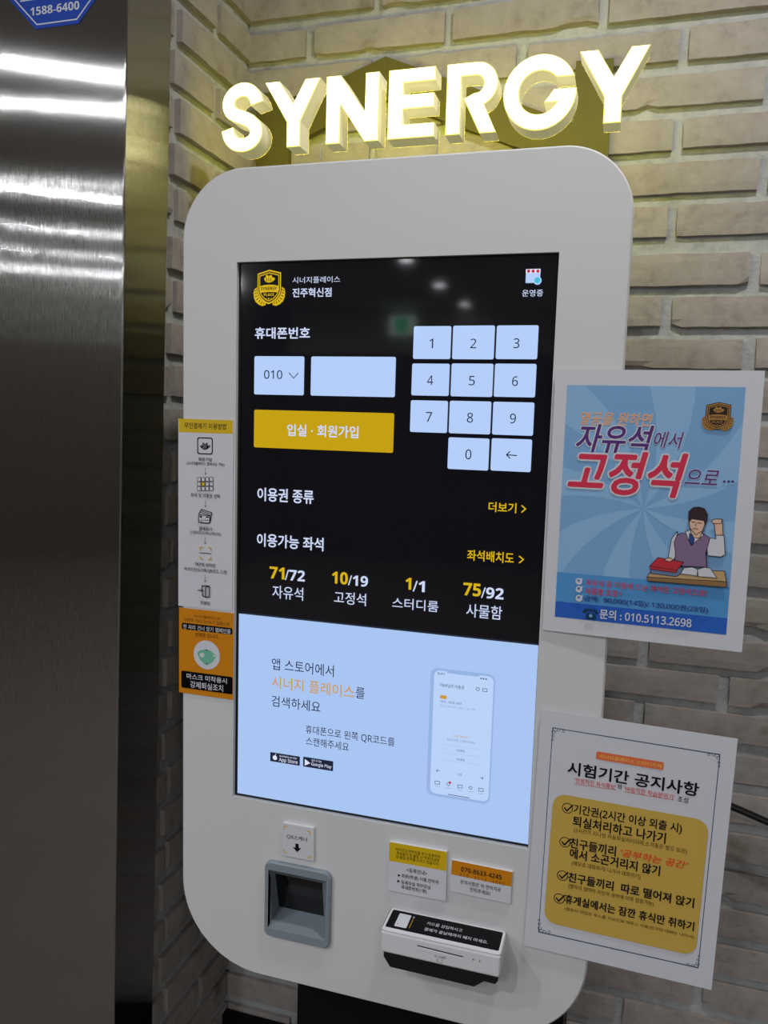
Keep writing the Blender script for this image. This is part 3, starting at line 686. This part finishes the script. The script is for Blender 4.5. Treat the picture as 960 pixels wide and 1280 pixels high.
 'REGCARD': (75.2, 66, [
  ('R',0.12,40.48,75.09,66.0,'p_yellow',0),
  ('T','학부모님 연락처를 추가 등록하여',8.4,54.89,66.33,60.75,'p_ink',1.1),
  ('T','학생들의 입·출입 시 학부모님께',9.81,50.21,65.19,55.68,'p_ink',1.1),
  ('T','입·출입 문자를 드리고 있습니다.',9.02,45.14,65.77,50.9,'p_ink',1.1),
  ('T','<등록안내>',23.48,29.42,50.57,35.76,'p_ink',0.8),
  ('P',[(12.05,24.91),(15.85,23.55),(12.13,20.85)],'p_ink'),
  ('T','회원(학생) 이름,연락처',17.03,20.13,65.23,26.24,'p_ink',1.0),
  ('P',[(11.54,16.88),(15.35,15.51),(11.61,12.79)],'p_ink'),
  ('T','등록하실 학부모님',16.98,11.71,55.0,17.87,'p_ink',1.0),
  ('T','휴대폰번호(1명)',17.11,4.89,50.37,10.93,'p_ink',1.0),
 ]),
 'PHONECARD': (75.8, 42, [
  ('R',-0.02,22.78,75.9,42.01,'p_orange',0),
  ('T','070-8633-4245',12.15,27.52,63.24,36.93,'p_ink',0.8),
  ('T','.   0 1 0  .  5 1 1 3  .  2 6 9 2',5.38,20.49,67.26,29.03,'p_brown',0.1),
  ('T','문의사항은 위 연락처로',12.05,12.84,63.28,18.53,'p_ink',1.1),
  ('T','연락주세요!',24.56,4.64,50.4,11.39,'p_ink',1.1),
 ]),
 'READERTOP': (153, 48, [
  ('R',2.72,8.44,150.24,45.23,'p_black',1),
  ('R',16.44,12.59,32.15,39.97,'p_white',1.5),
  ('C',19.66,17.82,1.0,'p_red',0),
  ('L',[(36.03,37.87),(35.66,14.41)],0.9,'p_gold',0),
  ('C',35.89,37.45,1.07,'p_white',0),
  ('T','카드를 삽입하시고',54.91,26.25,99.96,36.77,'p_white',0.8),
  ('T','결제가 끝날때까지 빼지 마세요.',54.22,14.9,134.29,23.41,'p_white',0.8),
 ]),
 'READERFRONT': (149, 29, [
  ('L',[(47.2,16.91),(104.17,15.19)],1.8,'p_white2',0),
  ('L',[(47.18,19.27),(103.71,17.77)],1.3,'p_black',0),
  ('T','IC CARD',68.82,10.97,82.87,10.98,'p_ink',0),
  ('L',[(72.45,8.61),(72.52,3.96),(78.2,3.79),(78.12,8.21)],0.4,'p_grey',0),
  ('C',116.4,17.16,0.79,'p_ink',0),
  ('C',124.2,16.91,0.77,'p_ink',0),
 ]),
}
# ------------------------------------------------------------------ the room
FL = 0.0; TOP = CEIL + ZC
def slab(name, x0, x1, y0, y1, z0, z1, m, label=None):
    b = MB(); b.box(x0, x1, y0, y1, z0, z1, m); o = b.build(name); tag(o, kind='structure')
    if label: tag(o, label)
    return o
slab('floor', -3.3, 3.2, -7.2, 0.62, -0.1, 0.0, 'floor_tile')
slab('ceiling', -3.3, 3.2, -7.2, 0.62, TOP, TOP + 0.1, 'ceiling_paint')
b = MB(); b.box(-3.3, 3.2, -7.2, -7.0, 2.12, TOP, 'wall_paint'); b.box(-3.3, 3.2, -7.2, -7.0, 0, 2.12, 'wall_wood')
tag(b.build('wall_front'), kind='structure')
slab('wall_right', 3.0, 3.2, -7.0, 0.62, 0, TOP, 'wall_paint')

# brick walls: every brick is part of its wall's surface
HB = 0.0475
ROWS = [0.936, 0.867, 0.799, 0.7325, 0.6655, 0.599, 0.532, 0.4655, 0.389, 0.325, 0.259, 0.190, 0.121, 0.052, -0.018, -0.088, -0.158, -0.229, -0.290, -0.352]
while ROWS[0] < CEIL: ROWS.insert(0, ROWS[0] + 0.0685)
while ROWS[-1] > -ZC: ROWS.append(ROWS[-1] - 0.0685)
def row_parity(k):                                  # the row whose foot is at 0.599 has a joint at the even phase
    return (k - ROWS.index(0.599)) % 2
def brick(mb, place, u0, u1, v0, v1, d, seed):
    """one rough-edged brick; place(u, v, out) -> world"""
    nu = max(2, int((u1 - u0) / 0.016)); nv = 4
    rnd = random.Random(seed); off = Vector((rnd.random() * 50, rnd.random() * 50, rnd.random() * 50))
    vs = []; fs = []
    for j in range(nv + 1):
        for i in range(nu + 1):
            a = i / nu; c = j / nv
            u = u0 + (u1 - u0) * a; v = v0 + (v1 - v0) * c
            q = noise.noise(off + Vector((u * 28, v * 40, 0))); q2 = noise.noise(off + Vector((u * 60, v * 60, 9)))
            o = d + 0.0007 * q
            if j in (0, nv): v += 0.0012 * q + 0.0008 * q2; o -= 0.0008
            if i in (0, nu): u += 0.0016 * q; o -= 0.0008
            if j == 0 and noise.noise(off + Vector((u * 17, 3, 3))) > 0.42: v += 0.005; o -= 0.002
            vs.append(place(u, v, o))
    W_ = nu + 1
    for j in range(nv):
        for i in range(nu): fs.append([j * W_ + i, j * W_ + i + 1, (j + 1) * W_ + i + 1, (j + 1) * W_ + i])
    ring = [i for i in range(W_)] + [j * W_ + nu for j in range(1, nv + 1)] + [nv * W_ + i for i in range(nu - 1, -1, -1)] + [j * W_ for j in range(nv - 1, 0, -1)]
    n = len(vs)
    for r in ring:
        jj, ii = divmod(r, W_); vs.append(place(u0 + (u1 - u0) * ii / nu, v0 + (v1 - v0) * jj / nv, -0.003))
    for k in range(len(ring)):
        k2 = (k + 1) % len(ring); fs.append([ring[k], n + k, n + k2, ring[k2]])
    mb.add(vs, fs, 'brick')
def brick_wall(name, place, U0, U1, joints_even, joints_odd, label, mortar_box):
    mb = MB(); nu, nv = 40, 90
    vs = [place(U0 + (U1 - U0) * i / nu, -ZC + (CEIL + ZC) * j / nv, 0.0014 * noise.noise(Vector((i * .9, j * .9, 1)))) for j in range(nv + 1) for i in range(nu + 1)]
    mb.add(vs, [[j * (nu + 1) + i, j * (nu + 1) + i + 1, (j + 1) * (nu + 1) + i + 1, (j + 1) * (nu + 1) + i] for j in range(nv) for i in range(nu)], 'mortar')
    sd = 0
    for k, z in enumerate(ROWS):
        js = joints_odd if row_parity(k) else joints_even
        us = [U0] + [j for j in js if U0 + 0.02 < j < U1 - 0.02] + [U1]
        z1 = min(z + HB, CEIL); z0 = max(z, -ZC)
        if z1 - z0 < 0.01: continue
        for a, c in zip(us, us[1:]):
            sd += 1; r = random.Random(sd * 31 + len(name))
            a2 = a + (0.0085 if a != U0 else 0) + r.uniform(-.0015, .0015); c2 = c - (0.0085 if c != U1 else 0) + r.uniform(-.0015, .0015)
            brick(mb, place, a2, c2, z0 + r.uniform(-.001, .0015), z1 + r.uniform(-.002, .002), 0.0105 + r.uniform(-.0015, .0015), sd * 7 + len(name))
    mb.box(*mortar_box, 'mortar')
    o = mb.build(name, fix=False)
    bm = bmesh.new(); bm.from_mesh(o.data); bmesh.ops.recalc_face_normals(bm, faces=bm.faces); bm.to_mesh(o.data); bm.free()
    tag(o, label, kind='structure'); return o
P = 0.252
je = [0.334 + P * k for k in range(-5, 12)]; jo = [0.210 + P * k for k in range(-5, 12)]
brick_wall('wall_back', lambda u, v, o: (u, 0.4605 - o, v + ZC), -0.44, 3.0, je, jo, 'pale whitewashed brick wall behind the kiosk', (-0.7, 3.0, 0.462, 0.60, 0, TOP))
LEAN = 0.018
def left_place(u, v, o): return (-0.419 + LEAN * (v - 0.7) + o, u, v + ZC)
brick_wall('wall_left', left_place, 0.165, 0.456, [0.207], [0.190, 0.333], 'narrow return of pale brick between steel jamb and corner', (-0.7, -0.47, 0.165, 0.46, 0, TOP))

# stainless lift jamb: broad face towards the viewer, narrow return into the niche
def jamb_x(z): return -0.400 + 0.0245 * (z - 0.65)
pts = []
r = 0.003
prof = [(-3.3, 0.060)] + [( -r + r * math.sin(a), 0.060 + r - r * math.cos(a)) for a in [math.pi / 2 * k / 6 for k in range(7)]] + [(0, 0.168), (-3.3, 0.168)]
vs = []; zs = [-ZC + (CEIL + ZC) * k / 6 for k in range(7)]
for z in zs:
    for (x, y) in prof: vs.append((x if x < -1 else x + jamb_x(z), y, z + ZC))
n = len(prof)
fs = [[j * n + i, j * n + (i + 1) % n, (j + 1) * n + (i + 1) % n, (j + 1) * n + i] for j in range(len(zs) - 1) for i in range(n)]
o = link_mesh('trim_1', vs, fs, ['brushed_steel'])
bm = bmesh.new(); bm.from_mesh(o.data); bmesh.ops.recalc_face_normals(bm, faces=bm.faces); bm.to_mesh(o.data); bm.free()
tag(o, 'brushed stainless steel lift jamb at the left edge', kind='structure')
slab('wall_side', -3.3, -3.2, -7.0, 0.06, 0, TOP, 'wall_dark')
b = MB(); b.box(-0.449, -0.21, 0.428, 0.449, 0.0, 0.215, 'black_paint', 0.002); tag(b.build('dark_strip_back'), kind='structure')  # low black strip at the foot of the back wall, by the corner

# ------------------------------------------------------------------ dark hexagonal board on the wall
YB = 0.436
t = empty('wall_board', (0, YB, 0.9 + ZC - 0.5), 'dark angular board with peaked middle fixed to brick wall behind the lit sign', 'wall decoration')
off = Vector((0, YB, 0.9 + ZC - 0.5))
def boardpart(name, pts):
    b = MB(); b.plate([(x, z + ZC - off.z) for x, z in pts], [], 0.0004 if name == 'peaked_rail' else 0, 0.0140, 'wood_dark'); return b.build(name, t)
boardpart('post', [(-0.388, -0.35), (-0.325, -0.35), (-0.325, 0.735), (-0.388, 0.738)])
boardpart('post', [(0.1745, -0.35), (0.2295, -0.35), (0.2295, 0.739), (0.1715, 0.740)])
boardpart('peaked_rail', [(-0.327, 0.644), (-0.1504, 0.7092), (0.0, 0.648), (0.178, 0.5755), (0.178, 0.6435), (-0.148, 0.778), (-0.327, 0.716)])

# ------------------------------------------------------------------ the kiosk
k = empty('payment_kiosk', (0.02, 0.3, 0), 'white rounded self-service kiosk with large portrait touch screen on a black column', 'kiosk')
KO = Vector((0.02, 0.3, 0))
def kpart(b, name, parent=None, base=None, smooth=False):
    o = b.build(name, parent or k, smooth)
    o.location = (Vector((0, 0, ZC)) - KO) if not parent else Vector((0, 0, 0))
    return o
rr = (0.12, 0.118, 0.078, 0.085)
outer = rrect(-0.278, -0.607, 0.278, 0.4695, 0, 20, rr)
c = 0.0022
inner = rrect(-0.278 + c, -0.607 + c, 0.278 - c, 0.4695 - c, 0, 20, tuple(q - c for q in rr))
hole = [(-0.2, -0.35465), (0.2, -0.35465), (0.2, 0.35465), (-0.2, 0.35465)]
shole = rrect(-0.1485, -0.539, -0.0535, -0.4365, 0.008, 5)
b = MB(); b.plate(outer, [hole, shole], 0.0, 0.045, 'panel_white', inner, c, back=False)
# back sheet of the shell around the screen
b.plate(outer, [rrect(-0.215, -0.37, 0.215, 0.37, 0), rrect(-0.16, -0.56, -0.045, -0.43, 0)], 0.040, 0.045, 'panel_white')
kpart(b, 'front_panel')
b = MB(); b.box(-0.212, 0.212, 0.0462, 0.25, -0.555, 0.42, 'black_paint', 0.004); kpart(b, 'cabinet')
b = MB(); b.box(-0.19, 0.19, 0.196, 0.216, 0.4205, 0.5285, 'black_paint', 0.001); kpart(b, 'sign_rail')
b = MB(); b.box(-0.203, 0.245, 0.2505, 0.425, -ZC + 0.02, 0.30, 'black_paint', 0.002); kpart(b, 'column')
b = MB(); b.box(-0.235, 0.275, 0.02, 0.43, -ZC, -ZC + 0.02, 'black_paint', 0.003); kpart(b, 'base_plate')
# touch screen: glass, picture and bezel
p = Print(0.006)
p.add([(0, 0.006, 0), (0.4, 0.006, 0), (0.4, 0.006, 0.7093), (0, 0.006, 0.7093)], [[0, 1, 2, 3]], 'ui_bezel')
p.poly(rrect(5.5, 4.5, 398.5, 707, 0), 'ui_dark')
p.items(PRINT['SCREEN'][2])
b = p; b.v = [(x - 0.2, y, z - 0.35465) for x, y, z in b.v]
scr = b.build('touch_screen', k, fix=False); scr.location = Vector((0, 0, ZC)) - KO
tag(scr, 'glossy black touch screen showing a phone number keypad and a pale app advert')
b = MB(); b.box(-0.206, 0.206, 0.0065, 0.0455, -0.361, 0.361, 'black_plastic', 0.001); kpart(b, 'screen_housing')
# the recessed scanner
b = MB()
so = rrect(-0.1482, -0.5412, -0.0535, -0.4338, 0.009, 6); sin = rrect(-0.1467, -0.5397, -0.0550, -0.4353, 0.008, 6)
b.plate(so, [[(-0.1425, -0.5290), (-0.0588, -0.5290), (-0.0588, -0.4450), (-0.1425, -0.4450)]], -0.007, 0.0004, 'scanner_grey', sin, 0.0015, back=False)
fo = [(-0.1425, -0.5290), (-0.0588, -0.5290), (-0.0588, -0.4450), (-0.1425, -0.4450)]
wn = [(-0.1425, 0.030, -0.5205), (-0.0745, 0.030, -0.5205), (-0.0715, 0.012, -0.4610), (-0.1409, 0.012, -0.4610)]
for i in range(4):
    j = (i + 1) % 4
    b.add([(fo[i][0], -0.0068, fo[i][1]), (fo[j][0], -0.0068, fo[j][1]), wn[j], wn[i]], [[0, 1, 2, 3]], 'scanner_grey')
sc = kpart(b, 'code_scanner'); tag(sc, 'grey plastic recessed code scanner')
b = MB(); b.add(wn + [(x, y + 0.004, z) for x, y, z in wn], [[0, 1, 2, 3], [7, 6, 5, 4], [0, 4, 5, 1], [1, 5, 6, 2], [2, 6, 7, 3], [3, 7, 4, 0]], 'scanner_glass'); kpart(b, 'scanner_window', sc)

# ------------------------------------------------------------------ lit letters over the kiosk
SS = 1.202                      # letter size against the drawing below
sg = empty('illuminated_sign', (-0.0214, 0.19, 0.5318 + ZC), 'glowing white-yellow raised letter sign above the top of the kiosk', 'sign')
def spline(pts, n=6):
    out = []
    for i in range(len(pts) - 1):
        p0, p1, p2, p3 = (Vector(pts[max(i - 1, 0)]), Vector(pts[i]), Vector(pts[i + 1]), Vector(pts[min(i + 2, len(pts) - 1)]))
        for q in range(n):
            t_ = q / n
            out.append(0.5 * ((2 * p1) + (p2 - p0) * t_ + (2 * p0 - 5 * p1 + 4 * p2 - p3) * t_ ** 2 + (3 * p1 - p0 - 3 * p2 + p3) * t_ ** 3))
    out.append(Vector(pts[-1])); return out
def arc(cx, cz, r, a0, a1, n=24):
    return [(cx + r * math.cos(math.radians(a0 + (a1 - a0) * i / n)), cz + r * math.sin(math.radians(a0 + (a1 - a0) * i / n))) for i in range(n + 1)]
sc_ = spline([(-174.6, 54.4), (-177.2, 62.5), (-184, 69.6), (-194, 72.2), (-204.2, 69.4), (-211.2, 62.6), (-213, 54.8), (-210, 47.2), (-202.4, 42.4), (-193, 38.9), (-184, 34.6), (-177.6, 28.6), (-175.2, 21.8), (-177.4, 14.2), (-184, 8.8), (-194, 6.8), (-204.2, 9.3), (-211.4, 16.5), (-214.6, 26.8)])
L_, R_ = [], []
for i, q in enumerate(sc_):
    d = (sc_[min(i + 1, len(sc_) - 1)] - sc_[max(i - 1, 0)]).normalized(); nn = Vector((-d.y, d.x)) * 8.3
    L_.append(tuple(q + nn)); R_.append(tuple(q - nn))
a1 = math.degrees(math.asin((52.8 - 38) / 40.2)); a2 = math.degrees(math.asin((40.4 - 38) / 40.2)); a3 = math.degrees(math.asin((27 - 38) / 23.0)); a4 = math.degrees(math.asin((52.8 - 38) / 23.0))
LETTERS = [
 ('S', L_ + R_[::-1]),
 ('Y', [(-163.4, 77.2), (-144.2, 77.2), (-126.2, 49.8), (-110.4, 77.2), (-91.4, 77.2), (-116.8, 28.9), (-116.8, 0), (-134.2, 0), (-134.2, 29.2)]),
 ('N', [(-83.2, 0), (-83.2, 77.2), (-65.2, 77.2), (-34.2, 33.2), (-34.2, 77.2), (-17.2, 77.2), (-17.2, 0), (-34.2, 0), (-65.6, 45.4), (-65.6, 0)]),
 ('E', [(-5.6, 0), (-5.6, 77), (50.2, 77), (50.2, 61.6), (12.5, 61.6), (12.5, 48.6), (49.4, 48.6), (49.4, 32.6), (12.5, 32.6), (12.5, 15.6), (50.4, 15.6), (50.4, 0)]),
 ('R', [(63.8, 0), (63.8, 77)] + arc(98.5, 53, 24, 90, -68, 20) + [(122.4, -0.5), (103.6, -0.5), (84.0, 38.2), (95.5, 43.6)] + arc(97.5, 53.2, 9.4, -90, 90, 12) + [(80.6, 62.6), (80.6, 0)]),
 ('G', arc(169.3, 38, 40.2, a1, 360 + a2, 48) + [(185.1, 40.4), (174.8, 27)] + arc(169.3, 38, 23, a3, a4 - 360, 36)),
 ('Y', [(211, 76.6), (230.4, 76.6), (248.2, 47.6), (265.1, 76.8), (284.1, 76.8), (257.8, 27), (257.8, 0), (239.4, 0), (239.4, 27)]),
]
for ch, pts in LETTERS:
    xs = [q[0] for q in pts]; cx = (min(xs) + max(xs)) / 2
    P_ = [((x - cx) / 1000 * SS, (z + 19.5) / 1000 * SS) for x, z in pts]
    area = sum(P_[i - 1][0] * P_[i][1] - P_[i][0] * P_[i - 1][1] for i in range(len(P_)))
    if area < 0: P_ = P_[::-1]
    In = []                                     # outline drawn in by a millimetre
    for i in range(len(P_)):
        a_, b_, c_ = Vector(P_[i - 1]), Vector(P_[i]), Vector(P_[(i + 1) % len(P_)])
        d1, d2 = (b_ - a_).normalized(), (c_ - b_).normalized()
        n_ = Vector((-d1.y - d2.y, d1.x + d2.x)); ln = max(0.6, n_.length)
        In.append(tuple(b_ + n_ / ln * 0.0012 * min(1.4, 2.0 / ln)))
    b = MB(); b.plate(P_, [], 0.0, 0.034, 'sign_side', front=False, back=False)
    b.plate(P_, [], 0.0339, 0.0340, 'sign_back')
    lt = b.build('letter', sg); lt.location = ((cx / 1000 - 0.03) * SS, 0, 0)
    f = MB(); f.plate(P_, [], -0.0014, 0.0, 'sign_face', inner=In, chamfer=0.0012, side_m='sign_edge'); fo_ = f.build('letter_face', lt); tag(fo_, 'glowing white face')

for x in (-0.1505, 0.026):
    b = MB(); vs, fs = tube([(x, 0.016, -0.003), (x, 0.016, 0.026)], 0.0009, 8); b.add(vs, fs, 'steel_pin'); b.build('support_pin', sg)

# ------------------------------------------------------------------ printed things
def sheet(name, key, loc, label, cat, thick, rot=(0, 0, 0), base='p_white', edge='foam_edge', group=None, r=0.0):
    w, h, items = PRINT[key]
    p = Print(-thick)
    p.plate(rrect(0, 0, w / 1000, h / 1000, r / 1000, 4), [], -thick, 0.0, base, side_m=edge)
    p.items(items)
    o = p.build(name, fix=False)
    o.location = (loc[0], loc[1], loc[2] + ZC); o.rotation_euler = rot
    return tag(o, label, cat, group)
sheet('paper_sticker', 'GUIDE', (-0.2832, -0.0006, -0.0964), 'tall white instruction strip with yellow heading and icons left of the screen', 'sticker', 0.0008)
sheet('paper_sticker', 'MASK', (-0.2822, -0.0006, -0.2176), 'orange notice with a green face mask in a white circle, under the white strip', 'sticker', 0.0008, base='p_orange')
sheet('poster', 'BLUE', (0.2035, -0.0022, -0.0787), 'white-edged blue poster with a cheering student drawing, overhanging right side', 'poster', 0.0006, (math.radians(0.3), 0, math.radians(-2.6)))
sheet('poster', 'NOTICE', (0.2012, -0.0035, -0.4775), 'white notice with ornate border and big yellow text panel, below the blue poster', 'poster', 0.0006, (0, math.radians(1.15), math.radians(-0.6)))
sheet('sign_plate', 'SCANCARD', (-0.1229, -0.0003, -0.4225), 'small square white plate with down arrow above the code scanner', 'sign', 0.004, (0, math.radians(-0.6), 0))
sheet('sign_plate', 'REGCARD', (0.0258, -0.0003, -0.4415), 'white plate with yellow top band above the left of the card reader', 'sign', 0.004, (0, math.radians(-0.6), 0))
sheet('sign_plate', 'PHONECARD', (0.1063, -0.0003, -0.4265), 'white plate with orange top band and phone number above right of card reader', 'sign', 0.003, (0, math.radians(0.9), 0))

# blue octagon sticker on the steel
def octagon(r): return [(r * math.cos(math.radians(22.5 + 45 * i)), r * math.sin(math.radians(22.5 + 45 * i))) for i in range(8)]
p = Print(-0.0004)
p.plate([(x / 1000, z / 1000) for x, z in octagon(93)], [], -0.0004, 0.0, 'blue_vinyl')
p.poly(octagon(87.5), 'white_vinyl'); p.poly(octagon(85.6), 'blue_vinyl')
p.text('1588-6400', -43.5, -67.5, 37.5, -56.5, 'white_vinyl', 1.0)
p.line([(-60, -46), (60, -46)], 2.0, 'white_vinyl')
o = p.build('octagon_sticker', fix=False); o.location = (-0.512, 0.0598, 0.781 + ZC)
tag(o, 'blue octagonal sticker with a white phone number on the steel jamb', 'sticker')

# ------------------------------------------------------------------ card reader on the kiosk front
RO = Vector((0.103, 0.0, -0.49 + ZC))
rd = empty('card_reader', RO, 'white card terminal with black labelled top, jutting from the lower right of the kiosk', 'card reader')
def rpart(b, name, parent=None):
    o = b.build(name, parent or rd); 
    if not parent: o.location = Vector((0, 0, ZC)) - RO
    return o
b = MB(); b.box(0.0295, 0.1785, -0.048, -0.0003, -0.4965, -0.4685, 'reader_white', 0.0028, 3)
hs = rpart(b, 'housing')
# raised rim round the top label
b = MB(); q = MB()
rim_o = rrect(0.0300, -0.0475, 0.1780, -0.0008, 0.004, 4); rim_i = rrect(0.0328, -0.0408, 0.1752, -0.0030, 0.002, 4)
q.plate(rim_o, [rim_i], 0.0, 0.002, 'reader_white')
b.add([(x, z, -0.4668 - y) for x, y, z in q.v], q.f, 'reader_white')
rpart(b, 'top_rim')
w, h, items = PRINT['READERTOP']
p = Print(0.0); p.plate([(0.0028, 0.0065), (0.1500, 0.0065), (0.1500, 0.0455), (0.0028, 0.0455)], [], 0.0, 0.0008, 'p_black'); p.items(items)
p.v = [(0.0265 + x * 0.995, -0.0478 + z, -0.4673 - y) for x, y, z in p.v]
lb = p.build('top_label', rd, fix=False); lb.location = Vector((0, 0, ZC)) - RO; tag(lb, 'black label with white Korean text and a small white card picture')
w, h, items = PRINT['READERFRONT']
p = Print(-0.0483); p.items(items); p.v = [(0.0300 + x, y, -0.4965 + z) for x, y, z in p.v]
fm = p.build('slot', rd, fix=False); fm.location = Vector((0, 0, ZC)) - RO; tag(fm, 'dark card slot with white lip')
b = MB(); q = MB()
q.plate([(0.0333, -0.4975), (0.0333, -0.5035), (0.0420, -0.5160), (0.1480, -0.5165), (0.1600, -0.5065), (0.1735, -0.5070), (0.1765, -0.5020), (0.1765, -0.4975)], [], -0.045, -0.0003, 'black_plastic')
rpart(q, 'base')

# ------------------------------------------------------------------ black cable on the brick wall at the right
vs, fs = tube([(0.26, 0.40, -0.40), (0.34, 0.404, -0.408), (0.415, 0.405, -0.424), (0.455, 0.404, -0.434), (0.50, 0.402, -0.446), (0.56, 0.400, -0.464), (0.64, 0.400, -0.488), (0.80, 0.405, -0.545), (1.05, 0.41, -0.66), (1.25, 0.42, -0.82), (1.38, 0.43, -1.02), (1.43, 0.43, -1.2), (1.44, 0.43, -1.2795)], 0.0056, 12)
ko = Vector((0.5, 0.402, -0.446 + ZC)); vs = [Vector(v) + Vector((0, 0, ZC)) - ko for v in vs]
o = link_mesh('power_cable', vs, fs, ['cable_black'], smooth=True); o.location = ko
tag(o, 'thick black cable running across the brick wall right of the yellow notice', 'cable')

# green exit lamp on the far wall, seen mirrored in the screen
e = empty('exit_sign', (-1.95, -6.98, 2.40), 'small green lit exit lamp mirrored in the dark touch screen', 'exit sign')
b = MB(); b.box(-0.13, 0.13, -0.02, 0.03, -0.09, 0.09, 'exit_white', 0.004); b.build('case', e)
b = MB(); b.box(-0.07, 0.07, 0.03, 0.034, -0.07, 0.07, 'exit_green', 0.002); b.build('lit_panel', e)
